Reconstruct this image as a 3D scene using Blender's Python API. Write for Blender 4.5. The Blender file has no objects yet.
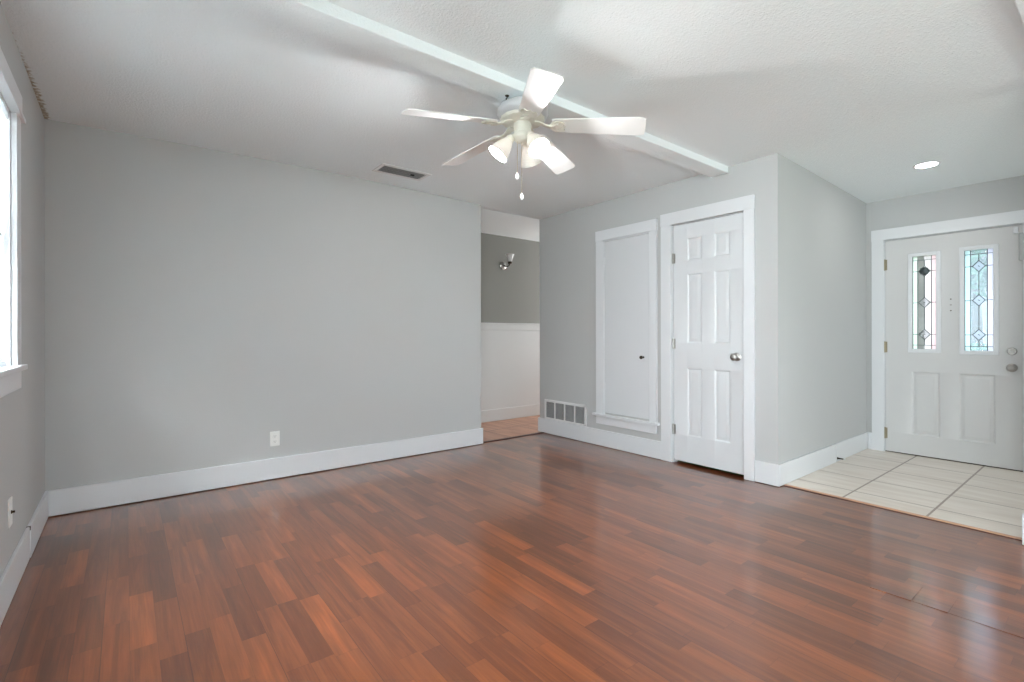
import bpy, bmesh, math, random
from mathutils import Vector, Matrix
random.seed(7)
R = math.radians
sc = bpy.context.scene
C = sc.collection

# ------------------------------------------------------------------ camera
F_PX, CY_PX, YAW, ROLL, CAM_H = 490.44, 334.96, 0.667147, -0.001826, 1.1123
cam_d = bpy.data.cameras.new('camera'); cam = bpy.data.objects.new('camera', cam_d); C.objects.link(cam)
cam_d.sensor_width = 36; cam_d.lens = F_PX * 36 / 1024
cam_d.shift_y = (CY_PX - 341) / 1024
cam_d.clip_start = 0.02
fw = Vector((math.sin(YAW), math.cos(YAW), 0)); rt = Vector((math.cos(YAW), -math.sin(YAW), 0)); up = Vector((0, 0, 1))
cx_ = rt * math.cos(ROLL) + up * math.sin(ROLL); cy_ = up * math.cos(ROLL) - rt * math.sin(ROLL)
m = Matrix((cx_, cy_, -fw)).transposed().to_4x4(); m.translation = Vector((0, 0, CAM_H))
cam.matrix_world = m
sc.camera = cam

# ------------------------------------------------------------------ view, world, daylight
vs = sc.view_settings
vs.view_transform = 'Standard'; vs.look = 'None'; vs.gamma = 1; vs.use_curve_mapping = False
vs.exposure = 1.36
sc.cycles.use_denoising = True
sc.cycles.max_bounces = 10; sc.cycles.diffuse_bounces = 6; sc.cycles.glossy_bounces = 4
sc.cycles.transparent_max_bounces = 12; sc.cycles.transmission_bounces = 8
sc.cycles.caustics_reflective = False; sc.cycles.caustics_refractive = False
sc.cycles.sample_clamp_indirect = 6
w = bpy.data.worlds.new('sky'); sc.world = w; w.use_nodes = True
nt = w.node_tree; bg = nt.nodes['Background']
sky = nt.nodes.new('ShaderNodeTexSky'); sky.sky_type = 'HOSEK_WILKIE'
sky.sun_direction = Vector((-0.4, -0.5, 0.75)).normalized(); sky.turbidity = 4; sky.ground_albedo = 0.4
mixw = nt.nodes.new('ShaderNodeMix'); mixw.data_type = 'RGBA'; mixw.inputs[0].default_value = 0.55
mixw.inputs[7].default_value = (1.0, 1.0, 1.0, 1)
nt.links.new(sky.outputs[0], mixw.inputs[6]); nt.links.new(mixw.outputs[2], bg.inputs[0])
bg.inputs[1].default_value = 2.6

def area(name, loc, rot, sx, sy, power, col=(1, 1, 1)):
    d = bpy.data.lights.new(name, 'AREA'); d.shape = 'RECTANGLE'; d.size = sx; d.size_y = sy
    d.energy = power; d.color = col
    o = bpy.data.objects.new(name, d); C.objects.link(o); o.location = loc; o.rotation_euler = rot
    return o
SOUTH = -2.6; XL = -0.389
# daylight through the window beside the camera; added fills south, patio, entry and hall
area('added_south_fill', (0.75, SOUTH - 0.70, 0.75), (R(122), 0, 0), 1.7, 1.5, 14, (0.97, 0.985, 1.0))  # fill added outside an invented south window
area('added_south_fill', (2.65, SOUTH - 0.70, 0.75), (R(122), 0, 0), 1.7, 1.5, 14, (0.97, 0.985, 1.0))  # second fill, outside the other invented south window
area('added_patio_fill', (XL - 1.8, -1.5, 0.95), (R(112), 0, R(-62)), 3.0, 2.0, 165, (0.95, 0.98, 1.0))  # main fill, added outside the invented patio window
area('added_entry_fill', (4.75, SOUTH - 0.30, 1.25), (R(112), 0, 0), 1.5, 1.7, 11, (0.97, 0.985, 1.0))  # fill added to brighten the entry; its window is invented
area('daylight_west_window', (-0.95, 1.88, 1.35), (R(98), 0, R(-90)), 2.3, 1.5, 500, (0.955, 0.975, 1.0))
area('added_hall_fill', (6.25, 4.68, 1.3), (R(82), 0, R(90)), 0.7, 1.8, 26, (1.0, 0.99, 0.97))  # fill added to brighten the hall; no doorway is modelled

# ------------------------------------------------------------------ mesh helpers
XL, YB, XC, YE, XD = -0.389, 4.128, 3.745, 1.614, 5.658
HB = 5.12            # hall far wall
YS = 0.352           # entry south wall face
H = 2.44

class MB:
    """collects shapes in one bmesh; every point goes through self.f into world space"""
    def __init__(self, f=None):
        self.bm = bmesh.new(); self.f = f or (lambda a, b, c: (a, b, c))
    def v(self, a, b, c): return self.bm.verts.new(self.f(a, b, c))
    def box(self, a0, a1, b0, b1, c0, c1):
        vs_ = [self.v(a, b, c) for a in (a0, a1) for b in (b0, b1) for c in (c0, c1)]
        for q in ((0, 1, 3, 2), (4, 6, 7, 5), (0, 4, 5, 1), (2, 3, 7, 6), (0, 2, 6, 4), (1, 5, 7, 3)):
            self.bm.faces.new([vs_[i] for i in q])
        return self
    def loft(self, rings, close=True, caps=True, smooth=True):
        rr = [[self.v(*p) for p in r] for r in rings]
        n = len(rr[0])
        for i in range(len(rr) - 1):
            for j in range(n if close else n - 1):
                k = (j + 1) % n
                f = self.bm.faces.new((rr[i][j], rr[i][k], rr[i + 1][k], rr[i + 1][j])); f.smooth = smooth
        if caps:
            self.bm.faces.new(rr[0][::-1]); self.bm.faces.new(rr[-1])
        return self
    def lathe(self, prof, o=(0, 0, 0), axis=(0, 0, 1), n=32, caps=True, scallop=0, sc_amp=0):
        ax = Vector(axis).normalized(); t = ax.orthogonal().normalized(); s = ax.cross(t); o = Vector(o)
        rings = []
        for r, h in prof:
            ring = []
            for i in range(n):
                a = 2 * math.pi * i / n
                rr = max(r, 1e-4) * (1 + (sc_amp * math.cos(scallop * a) if scallop else 0))
                ring.append(tuple(o + ax * h + (t * math.cos(a) + s * math.sin(a)) * rr))
            rings.append(ring)
        return self.loft(rings, True, caps)
    def tube(self, pts, r, n=10):
        pts = [Vector(p) for p in pts]; rings = []; prev = None
        for i, p in enumerate(pts):
            d = (pts[min(i + 1, len(pts) - 1)] - pts[max(i - 1, 0)]).normalized()
            t = d.orthogonal().normalized() if prev is None else (prev - d * prev.dot(d)).normalized()
            prev = t; s = d.cross(t)
            rad = r[i] if isinstance(r, (list, tuple)) else r
            rings.append([tuple(p + (t * math.cos(2 * math.pi * j / n) + s * math.sin(2 * math.pi * j / n)) * rad) for j in range(n)])
        return self.loft(rings)
    def prism(self, poly, c0, c1):
        a = [self.v(x, y, c0) for x, y in poly]; b = [self.v(x, y, c1) for x, y in poly]
        self.bm.faces.new(a[::-1]); self.bm.faces.new(b)
        for i in range(len(poly)):
            j = (i + 1) % len(poly); self.bm.faces.new((a[i], a[j], b[j], b[i]))
        return self
    def build(self, name, mat, parent=None, bevel=0, at=None):
        """at = world position of a top-level mesh's origin; parts share their root's origin"""
        bmesh.ops.recalc_face_normals(self.bm, faces=self.bm.faces[:])
        if at is None:
            at = ROOT.get(parent.name, Vector((0, 0, 0))) if parent else Vector((0, 0, 0))
        at = Vector(at)
        bmesh.ops.translate(self.bm, verts=self.bm.verts[:], vec=-at)
        me = bpy.data.meshes.new(name); self.bm.to_mesh(me); self.bm.free()
        me.materials.append(mat)
        o = bpy.data.objects.new(name, me); C.objects.link(o)
        ROOT[o.name] = at
        if parent: o.parent = parent
        else: o.location = at
        try: me.set_sharp_from_angle(angle=R(38))
        except Exception: pass
        if bevel:
            b = o.modifiers.new('bevel', 'BEVEL'); b.width = bevel; b.segments = 2; b.limit_method = 'ANGLE'; b.angle_limit = R(40)
            b.harden_normals = False
        return o
ROOT = {}
def thing(name, label, cat, loc, group=None, kind=None):
    o = bpy.data.objects.new(name, None); C.objects.link(o); o.location = loc; o.empty_display_size = 0.1
    ROOT[o.name] = Vector(loc)
    if label: o['label'] = label
    if cat: o['category'] = cat
    if group: o['group'] = group
    if kind: o['kind'] = kind
    return o
def tag(o, label, cat, group=None):
    o['label'] = label; o['category'] = cat
    if group: o['group'] = group
    return o
def struct(o, label=None):
    o['kind'] = 'structure'
    if label: o['label'] = label
    return o
# wall frames: a runs along the wall, b is height, c is the distance out of the wall into the room
fC = lambda a, b, c: (XC - c, a, b)      # closet wall  (a = world y)
fB = lambda a, b, c: (a, YB - c, b)      # back wall    (a = world x)
fL = lambda a, b, c: (XL + c, a, b)      # window wall  (a = world y)
fD = lambda a, b, c: (XD - c, a, b)      # front door wall
fE = lambda a, b, c: (a, YE - c, b)      # entry side wall
fS = lambda a, b, c: (a, SOUTH + c, b)   # south wall
fH = lambda a, b, c: (a, HB - c, b)      # hall wall

# ------------------------------------------------------------------ materials
def srgb(r, g, b):
    f = lambda x: (x / 255 / 12.92) if x / 255 <= 0.04045 else ((x / 255 + 0.055) / 1.055) ** 2.4
    return (f(r), f(g), f(b), 1)
def mat(name, col, rough=0.5, metal=0, bump=0, bscale=200, spec=0.5, mottle=0.0, coat=0, bdist=0.002, **kw):
    m_ = bpy.data.materials.new(name); m_.use_nodes = True; n = m_.node_tree; b = n.nodes['Principled BSDF']
    b.inputs['Roughness'].default_value = rough; b.inputs['Metallic'].default_value = metal
    b.inputs['Specular IOR Level'].default_value = spec; b.inputs['Coat Weight'].default_value = coat
    tc = n.nodes.new('ShaderNodeTexCoord'); nz = n.nodes.new('ShaderNodeTexNoise'); nz.inputs['Scale'].default_value = bscale
    nz.inputs['Detail'].default_value = 4
    n.links.new(tc.outputs['Object'], nz.inputs['Vector'])
    mx = n.nodes.new('ShaderNodeMix'); mx.data_type = 'RGBA'
    n2 = n.nodes.new('ShaderNodeTexNoise'); n2.inputs['Scale'].default_value = 3.0; n.links.new(tc.outputs['Object'], n2.inputs['Vector'])
    mx.inputs[6].default_value = tuple(c * (1 - mottle) for c in col[:3]) + (1,)
    mx.inputs[7].default_value = tuple(min(1, c * (1 + mottle)) for c in col[:3]) + (1,)
    n.links.new(n2.outputs[0], mx.inputs[0]); n.links.new(mx.outputs[2], b.inputs['Base Color'])
    if bump:
        bp = n.nodes.new('ShaderNodeBump'); bp.inputs['Strength'].default_value = bump; bp.inputs['Distance'].default_value = bdist
        n.links.new(nz.outputs[0], bp.inputs['Height']); n.links.new(bp.outputs[0], b.inputs['Normal'])
    return m_
M = {}
M['wall'] = mat('grey_wall_paint', srgb(184, 185, 185), 0.75, bump=0.25, bscale=160, mottle=0.012, spec=0.25)
M['wall_dark'] = mat('dark_grey_hall_paint', srgb(140, 139, 135), 0.75, bump=0.25, bscale=160, mottle=0.01, spec=0.25)
M['trim'] = mat('white_trim_paint', srgb(214, 216, 219), 0.38, bump=0.06, bscale=60, mottle=0.01)
M['wainscot'] = mat('white_wainscot_paint', srgb(205, 206, 206), 0.5, bump=0.06, bscale=60, mottle=0.01)
M['door'] = mat('white_door_paint', srgb(208, 210, 213), 0.4, bump=0.05, bscale=90, mottle=0.008)
M['steel_door'] = mat('white_steel_door_paint', srgb(200, 200, 200), 0.42, bump=0.05, bscale=90, mottle=0.008)
M['fan_white'] = mat('white_fan_enamel', srgb(230, 230, 228), 0.35, mottle=0.006)
M['fan_cream'] = mat('fan_casting_lamp_tint', srgb(214, 211, 200), 0.35, bump=0.5, bscale=70, mottle=0.03, bdist=0.004)  # cream tint carries the warm glow of the lamps
M['fan_housing'] = mat('pale_grey_fan_housing', srgb(190, 190, 193), 0.35)
M['plastic'] = mat('white_wall_plate_plastic', srgb(228, 228, 225), 0.35)
M['dark'] = mat('recess_shade_black', srgb(28, 27, 26), 0.8)  # near-black stands in for shade inside slots and vent; also the damper lever
M['duct'] = mat('duct_shade_grey', srgb(96, 99, 101), 0.7)  # grey stands in for the shade inside the return duct
M['grille'] = mat('white_grille_enamel', srgb(222, 222, 222), 0.4)
M['grille_grey'] = mat('grey_louver', srgb(172, 174, 175), 0.45)
M['vent_grey'] = mat('dull_grey_vent_louver', srgb(150, 151, 151), 0.5)
M['nickel'] = mat('satin_nickel', srgb(165, 162, 158), 0.34, metal=1)
M['brass_dark'] = mat('aged_brass_hinge', srgb(150, 140, 118), 0.35, metal=1)
M['bronze'] = mat('dark_bronze', srgb(60, 50, 42), 0.3, metal=1)
M['came'] = mat('lead_came', srgb(62, 70, 72), 0.4, metal=0.6)
M['strip_wood'] = mat('threshold_wood', srgb(196, 150, 118), 0.4, bump=0.1, bscale=60, mottle=0.1)
M['strip_dark'] = mat('dark_red_threshold', srgb(70, 24, 20), 0.35, mottle=0.1)
M['chain'] = mat('brass_bead_chain', srgb(200, 190, 165), 0.3, metal=1)
M['fob'] = mat('white_pull_fob', srgb(240, 240, 240), 0.2)
M['concrete'] = mat('driveway_concrete', srgb(190, 186, 178), 0.9, bump=0.3, bscale=30, mottle=0.05)
M['grass'] = mat('lawn_grass', srgb(92, 120, 66), 0.9, bump=0.8, bscale=60, mottle=0.25)
M['leaf'] = mat('leaf_green', srgb(84, 128, 92), 0.6, mottle=0.4)
M['bark'] = mat('tree_bark', srgb(105, 90, 76), 0.9, bump=0.8, bscale=30, mottle=0.2)
M['siding'] = mat('grey_house_siding', srgb(170, 172, 172), 0.8, mottle=0.03)
M['roof'] = mat('brown_roof_shingle', srgb(120, 104, 92), 0.9, bump=0.6, bscale=30, mottle=0.15)

def emit(name, col, s):
    m_ = bpy.data.materials.new(name); m_.use_nodes = True; n = m_.node_tree; b = n.nodes['Principled BSDF']
    b.inputs['Base Color'].default_value = (0.9, 0.9, 0.9, 1)
    b.inputs['Emission Color'].default_value = col; b.inputs['Emission Strength'].default_value = s
    return m_
M['bulb'] = emit('warm_lit_bulb', (1.0, 0.972, 0.935, 1), 8)
M['led'] = emit('lit_led_lens', (1.0, 0.98, 0.95, 1), 30)

def shade_glass(name, col, tr=0.55):
    m_ = bpy.data.materials.new(name); m_.use_nodes = True; n = m_.node_tree
    out = n.nodes['Material Output']; b = n.nodes['Principled BSDF']
    b.inputs['Base Color'].default_value = col; b.inputs['Roughness'].default_value = 0.25
    t = n.nodes.new('ShaderNodeBsdfTranslucent'); t.inputs[0].default_value = col
    mx = n.nodes.new('ShaderNodeMixShader'); mx.inputs[0].default_value = tr
    n.links.new(b.outputs[0], mx.inputs[1]); n.links.new(t.outputs[0], mx.inputs[2]); n.links.new(mx.outputs[0], out.inputs[0])
    return m_
M['shade'] = shade_glass('frosted_white_glass', (0.60, 0.585, 0.56, 1), 0.3)
M['blind'] = shade_glass('white_translucent_blind_slat', (0.72, 0.74, 0.75, 1), 0.3)
M['sconce_glass'] = shade_glass('unlit_frosted_glass', (0.8, 0.8, 0.8, 1), 0.4)

def pane(name, col, clear=0.7, rough_=0.25):
    """coloured leaded glass: lets the outside through tinted, scatters a little"""
    m_ = bpy.data.materials.new(name); m_.use_nodes = True; n = m_.node_tree
    out = n.nodes['Material Output']; n.nodes.remove(n.nodes['Principled BSDF'])
    tr = n.nodes.new('ShaderNodeBsdfTransparent'); tr.inputs[0].default_value = col
    tl = n.nodes.new('ShaderNodeBsdfTranslucent'); tl.inputs[0].default_value = col
    gl = n.nodes.new('ShaderNodeBsdfGlossy'); gl.inputs['Roughness'].default_value = 0.15
    nz = n.nodes.new('ShaderNodeTexNoise'); nz.inputs['Scale'].default_value = 60; tc = n.nodes.new('ShaderNodeTexCoord')
    n.links.new(tc.outputs['Object'], nz.inputs['Vector'])
    bp = n.nodes.new('ShaderNodeBump'); bp.inputs['Strength'].default_value = 0.4; bp.inputs['Distance'].default_value = 0.002
    n.links.new(nz.outputs[0], bp.inputs['Height']); n.links.new(bp.outputs[0], gl.inputs['Normal'])
    a = n.nodes.new('ShaderNodeMixShader'); a.inputs[0].default_value = 1 - clear
    n.links.new(tr.outputs[0], a.inputs[1]); n.links.new(tl.outputs[0], a.inputs[2])
    b = n.nodes.new('ShaderNodeMixShader'); b.inputs[0].default_value = 0.07
    n.links.new(a.outputs[0], b.inputs[1]); n.links.new(gl.outputs[0], b.inputs[2]); n.links.new(b.outputs[0], out.inputs[0])
    return m_
M['glass'] = pane('window_glass', (0.95, 0.98, 0.98, 1), 1.0)
M['pane_clear'] = pane('clear_bevelled_glass', (0.80, 0.90, 0.98, 1), 0.8)
M['pane_grey'] = pane('smoky_grey_glass', (0.50, 0.52, 0.51, 1), 0.7)
M['pane_white'] = pane('milky_white_glass', (0.88, 0.88, 0.9, 1), 0.5)
M['pane_pink'] = pane('pale_pink_glass', (0.97, 0.84, 0.88, 1), 0.4)
M['pane_green'] = pane('pale_green_glass', (0.84, 0.95, 0.90, 1), 0.4)
M['pane_cyan'] = pane('pale_cyan_glass', (0.74, 0.91, 0.95, 1), 0.4)
M['pane_lilac'] = pane('pale_lilac_glass', (0.83, 0.85, 0.97, 1), 0.4)

def ceiling_mat():
    m_ = bpy.data.materials.new('white_sprayed_texture_ceiling'); m_.use_nodes = True; n = m_.node_tree; b = n.nodes['Principled BSDF']
    N = n.nodes.new; L = n.links.new
    b.inputs['Roughness'].default_value = 0.85; b.inputs['Specular IOR Level'].default_value = 0.2
    geo = N('ShaderNodeNewGeometry')
    nz = N('ShaderNodeTexNoise'); nz.inputs['Scale'].default_value = 90; nz.inputs['Detail'].default_value = 3; nz.inputs['Roughness'].default_value = 0.6
    vo = N('ShaderNodeTexVoronoi'); vo.inputs['Scale'].default_value = 120
    L(geo.outputs['Position'], nz.inputs['Vector']); L(geo.outputs['Position'], vo.inputs['Vector'])
    mr = N('ShaderNodeMapRange'); mr.inputs[1].default_value = 0.42; mr.inputs[2].default_value = 0.68; L(nz.outputs[0], mr.inputs[0])
    ad = N('ShaderNodeMath'); ad.operation = 'MULTIPLY_ADD'; ad.inputs[1].default_value = -0.5; L(vo.outputs['Distance'], ad.inputs[0]); L(mr.outputs[0], ad.inputs[2])
    bp = N('ShaderNodeBump'); bp.inputs['Strength'].default_value = 0.4; bp.inputs['Distance'].default_value = 0.0035
    L(ad.outputs[0], bp.inputs['Height']); L(bp.outputs[0], b.inputs['Normal'])
    # brown water stains where the sprayed texture is failing, along the window wall near the corner
    sep = N('ShaderNodeSeparateXYZ'); L(geo.outputs['Position'], sep.inputs[0])
    dx = N('ShaderNodeMapRange'); dx.inputs[1].default_value = XL; dx.inputs[2].default_value = XL + 0.06; dx.inputs[3].default_value = 1; dx.inputs[4].default_value = 0; L(sep.outputs[0], dx.inputs[0])
    dy = N('ShaderNodeMapRange'); dy.inputs[1].default_value = 2.2; dy.inputs[2].default_value = 3.9; L(sep.outputs[1], dy.inputs[0])
    n3 = N('ShaderNodeTexNoise'); n3.inputs['Scale'].default_value = 48; n3.inputs['Detail'].default_value = 5; L(geo.outputs['Position'], n3.inputs['Vector'])
    m1 = N('ShaderNodeMath'); m1.operation = 'MULTIPLY'; L(dx.outputs[0], m1.inputs[0]); L(dy.outputs[0], m1.inputs[1])
    m2 = N('ShaderNodeMath'); m2.operation = 'MULTIPLY'; L(m1.outputs[0], m2.inputs[0]); L(n3.outputs[0], m2.inputs[1])
    th = N('ShaderNodeMapRange'); th.inputs[1].default_value = 0.26; th.inputs[2].default_value = 0.40; L(m2.outputs[0], th.inputs[0])
    mx = N('ShaderNodeMix'); mx.data_type = 'RGBA'; mx.inputs[6].default_value = srgb(236, 241, 243); mx.inputs[7].default_value = srgb(176, 164, 146)
    L(th.outputs[0], mx.inputs[0]); L(mx.outputs[2], b.inputs['Base Color'])
    return m_
M['ceiling'] = ceiling_mat()

def laminate_mat():
    m_ = bpy.data.materials.new('cherry_three_strip_laminate'); m_.use_nodes = True; n = m_.node_tree; b = n.nodes['Principled BSDF']
    N = n.nodes.new; L = n.links.new
    geo = N('ShaderNodeNewGeometry'); sep = N('ShaderNodeSeparateXYZ'); L(geo.outputs['Position'], sep.inputs[0])
    def math_(op, a, b_=None, c=None):
        q = N('ShaderNodeMath'); q.operation = op
        for i, x in enumerate((a, b_, c)):
            if x is None: continue
            if isinstance(x, (int, float)): q.inputs[i].default_value = x
            else: L(x, q.inputs[i])
        return q.outputs[0]
    SW, BL = 0.080, 0.46
    xs = math_('DIVIDE', math_('ADD', sep.outputs[0], 9.986 - 0.076), SW); si = math_('FLOOR', xs)
    wn = N('ShaderNodeTexWhiteNoise'); wn.noise_dimensions = '1D'; L(si, wn.inputs['W'])
    ys = math_('ADD', math_('DIVIDE', math_('ADD', sep.outputs[1], 20.0), BL), math_('MULTIPLY', wn.outputs['Value'], 7.0))
    bi = math_('FLOOR', ys)
    cv = N('ShaderNodeCombineXYZ'); L(si, cv.inputs[0]); L(bi, cv.inputs[1])
    w2 = N('ShaderNodeTexWhiteNoise'); w2.noise_dimensions = '3D'; L(cv.outputs[0], w2.inputs['Vector'])
    # grain stretched along the strips, shifted per block
    gx = math_('ADD', math_('MULTIPLY', sep.outputs[0], 1.0), math_('MULTIPLY', w2.outputs['Value'], 9.0))
    gc = N('ShaderNodeCombineXYZ'); L(math_('MULTIPLY', gx, 26.0), gc.inputs[0]); L(math_('MULTIPLY', sep.outputs[1], 1.7), gc.inputs[1])
    g1 = N('ShaderNodeTexNoise'); g1.inputs['Scale'].default_value = 1.0; g1.inputs['Detail'].default_value = 5; g1.inputs['Distortion'].default_value = 0.7
    L(gc.outputs[0], g1.inputs['Vector'])
    g2c = N('ShaderNodeCombineXYZ'); L(math_('MULTIPLY', gx, 160.0), g2c.inputs[0]); L(math_('MULTIPLY', sep.outputs[1], 6.0), g2c.inputs[1])
    g2 = N('ShaderNodeTexNoise'); g2.inputs['Scale'].default_value = 1.0; g2.inputs['Detail'].default_value = 3; L(g2c.outputs[0], g2.inputs['Vector'])
    t = math_('ADD', math_('MULTIPLY', w2.outputs['Value'], 0.42), math_('ADD', math_('MULTIPLY', math_('SUBTRACT', g1.outputs[0], 0.5), 0.9), math_('MULTIPLY', math_('SUBTRACT', g2.outputs[0], 0.5), 0.35)))
    t = math_('ADD', t, 0.27)
    rp = N('ShaderNodeValToRGB'); L(t, rp.inputs[0]); cr = rp.color_ramp
    cr.elements[0].position = 0.0; cr.elements[0].color = srgb(82, 42, 20)
    cr.elements[1].position = 1.0; cr.elements[1].color = srgb(158, 84, 36)
    e = cr.elements.new(0.35); e.color = srgb(102, 52, 25)
    e = cr.elements.new(0.65); e.color = srgb(126, 66, 31)
    # seams
    fx = math_('FRACT', xs); fy = math_('FRACT', ys)
    ex = math_('LESS_THAN', math_('MINIMUM', fx, math_('SUBTRACT', 1.0, fx)), 0.012)
    ey = math_('LESS_THAN', math_('MINIMUM', fy, math_('SUBTRACT', 1.0, fy)), 0.0025)
    p3 = math_('FRACT', math_('DIVIDE', si, 3.0)); isp = math_('LESS_THAN', p3, 0.2); lo = math_('LESS_THAN', fx, 0.02)
    seam = math_('MAXIMUM', math_('MULTIPLY', math_('MAXIMUM', ex, ey), 0.25), math_('MULTIPLY', math_('MULTIPLY', isp, lo), 0.6))
    mx = N('ShaderNodeMix'); mx.data_type = 'RGBA'; mx.inputs[7].default_value = srgb(52, 28, 20)
    L(seam, mx.inputs[0]); L(rp.outputs[0], mx.inputs[6]); L(mx.outputs[2], b.inputs['Base Color'])
    # satin wear layer with gentle waviness
    n4 = N('ShaderNodeTexNoise'); n4.inputs['Scale'].default_value = 1.3; L(geo.outputs['Position'], n4.inputs['Vector'])
    rr = N('ShaderNodeMapRange'); rr.inputs[3].default_value = 0.32; rr.inputs[4].default_value = 0.42; L(n4.outputs[0], rr.inputs[0]); L(rr.outputs[0], b.inputs['Roughness'])
    b.inputs['Specular IOR Level'].default_value = 0.15; b.inputs['Coat Weight'].default_value = 1.0; b.inputs['Coat Roughness'].default_value = 0.145; b.inputs['Coat IOR'].default_value = 1.75
    bp = N('ShaderNodeBump'); bp.inputs['Strength'].default_value = 0.05; bp.inputs['Distance'].default_value = 0.002
    L(g2.outputs[0], bp.inputs['Height']); L(bp.outputs[0], b.inputs['Normal'])
    return m_
M['laminate'] = laminate_mat()

def tile_mat(name, c1, c2, grout, sx, sy, ox, oy, rot=0, rough=0.3, gw=0.006, veins=True):
    m_ = bpy.data.materials.new(name); m_.use_nodes = True; n = m_.node_tree; b = n.nodes['Principled BSDF']
    N = n.nodes.new; L = n.links.new
    geo = N('ShaderNodeNewGeometry'); mp = N('ShaderNodeMapping'); mp.inputs['Location'].default_value = (-ox, -oy, 0); L(geo.outputs['Position'], mp.inputs[0])
    mp2 = N('ShaderNodeMapping'); mp2.inputs['Rotation'].default_value = (0, 0, rot); L(mp.outputs[0], mp2.inputs[0])
    sep = N('ShaderNodeSeparateXYZ'); L(mp2.outputs[0], sep.inputs[0])
    def math_(op, a, b_=None):
        q = N('ShaderNodeMath'); q.operation = op
        for i, x in enumerate((a, b_)):
            if x is None: continue
            if isinstance(x, (int, float)): q.inputs[i].default_value = x
            else: L(x, q.inputs[i])
        return q.outputs[0]
    xs = math_('DIVIDE', sep.outputs[0], sx); ys = math_('DIVIDE', sep.outputs[1], sy)
    fx = math_('FRACT', xs); fy = math_('FRACT', ys)
    ex = math_('LESS_THAN', math_('MINIMUM', fx, math_('SUBTRACT', 1.0, fx)), gw / sx * 0.9)
    ey = math_('LESS_THAN', math_('MINIMUM', fy, math_('SUBTRACT', 1.0, fy)), gw / sy)
    cv = N('ShaderNodeCombineXYZ'); L(math_('FLOOR', xs), cv.inputs[0]); L(math_('FLOOR', ys), cv.inputs[1])
    wn = N('ShaderNodeTexWhiteNoise'); wn.noise_dimensions = '3D'; L(cv.outputs[0], wn.inputs['Vector'])
    vc = N('ShaderNodeCombineXYZ'); L(math_('MULTIPLY', sep.outputs[0], 13.0), vc.inputs[0]); L(math_('MULTIPLY', sep.outputs[1], 2.2), vc.inputs[1]); L(math_('MULTIPLY', wn.outputs['Value'], 20.0), vc.inputs[2])
    nz = N('ShaderNodeTexNoise'); nz.inputs['Scale'].default_value = 1; nz.inputs['Detail'].default_value = 5; nz.inputs['Distortion'].default_value = 0.6; L(vc.outputs[0], nz.inputs['Vector'])
    mr = N('ShaderNodeMapRange'); mr.inputs[1].default_value = 0.36; mr.inputs[2].default_value = 0.66; L(nz.outputs[0], mr.inputs[0])
    m1 = N('ShaderNodeMix'); m1.data_type = 'RGBA'; m1.inputs[6].default_value = c1; m1.inputs[7].default_value = c2; L(mr.outputs[0], m1.inputs[0])
    m2 = N('ShaderNodeMix'); m2.data_type = 'RGBA'; m2.inputs[7].default_value = grout; L(math_('MAXIMUM', ex, ey), m2.inputs[0]); L(m1.outputs[2], m2.inputs[6])
    L(m2.outputs[2], b.inputs['Base Color']); b.inputs['Roughness'].default_value = rough
    bp = N('ShaderNodeBump'); bp.inputs['Strength'].default_value = 0.4; bp.inputs['Distance'].default_value = 0.002; bp.invert = True
    L(math_('MAXIMUM', ex, ey), bp.inputs['Height']); L(bp.outputs[0], b.inputs['Normal'])
    return m_
M['tile'] = tile_mat('beige_travertine_tile', srgb(214, 201, 188), srgb(228, 218, 207), srgb(146, 128, 114), 0.405, 0.446, 4.045, 0.784)
M['hall_tile'] = tile_mat('terracotta_hall_tile', srgb(160, 112, 88), srgb(188, 140, 112), srgb(110, 78, 62), 0.5, 0.62, 3.27, 4.62, R(-3))

# ------------------------------------------------------------------ floors
X_EDGE = 3.80   # laminate stops here at the entry tile
struct(MB().box(XL - 0.02, X_EDGE, SOUTH, 4.165, -0.06, 0).build('floor', M['laminate']))
struct(MB().box(X_EDGE + 0.012, XD + 0.15, SOUTH, YE + 0.05, -0.06, 0.004).build('floor_entry', M['tile']))
struct(MB().box(1.4, 6.2, 4.185, HB + 0.1, -0.06, 0.003).build('floor_hall', M['hall_tile']))
# bare edge strip of the tile bed and the dark gap / thresholds
struct(MB().prism([(X_EDGE + 0.004, YE - 0.015), (X_EDGE + 0.004 + 0.03, YE - 0.015), (X_EDGE + 0.022, YS), (X_EDGE - 0.012, YS)], 0.0, 0.0065).build('trim_1', M['strip_wood'], bevel=0.002))
struct(MB().prism([(X_EDGE - 0.012, YE - 0.015), (X_EDGE + 0.006, YE - 0.015), (X_EDGE - 0.008, YS), (X_EDGE - 0.018, YS)], 0.0, 0.0035).build('trim_2', M['strip_dark']))
struct(MB().box(2.862, 3.80, 4.150, 4.190, 0.0, 0.007).build('trim_3', M['strip_dark'], bevel=0.002))
# lifted plank joints in the laminate
lift = MB()
for (x0, x1, y0, y1, h1, h2) in ((2.566, 2.76, 0.578, 0.72, 0.005, 0.0003), (2.572, 2.77, 0.462, 0.574, 0.0032, 0.0003), (2.575, 2.76, 0.20, 0.458, 0.0028, 0.0003)):
    a = [lift.v(x0, y0, 0.0), lift.v(x0, y1, 0.0), lift.v(x1, y1, 0.0), lift.v(x1, y0, 0.0)]
    b = [lift.v(x0, y0, h1), lift.v(x0, y1, h1 * 0.35), lift.v(x1, y1, h2), lift.v(x1, y0, h2)]
    lift.bm.faces.new(a[::-1]); lift.bm.faces.new(b)
    for i in range(4): lift.bm.faces.new((a[i], a[(i + 1) % 4], b[(i + 1) % 4], b[i]))
struct(lift.build('floor_lifted_joint', M['laminate']))

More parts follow.
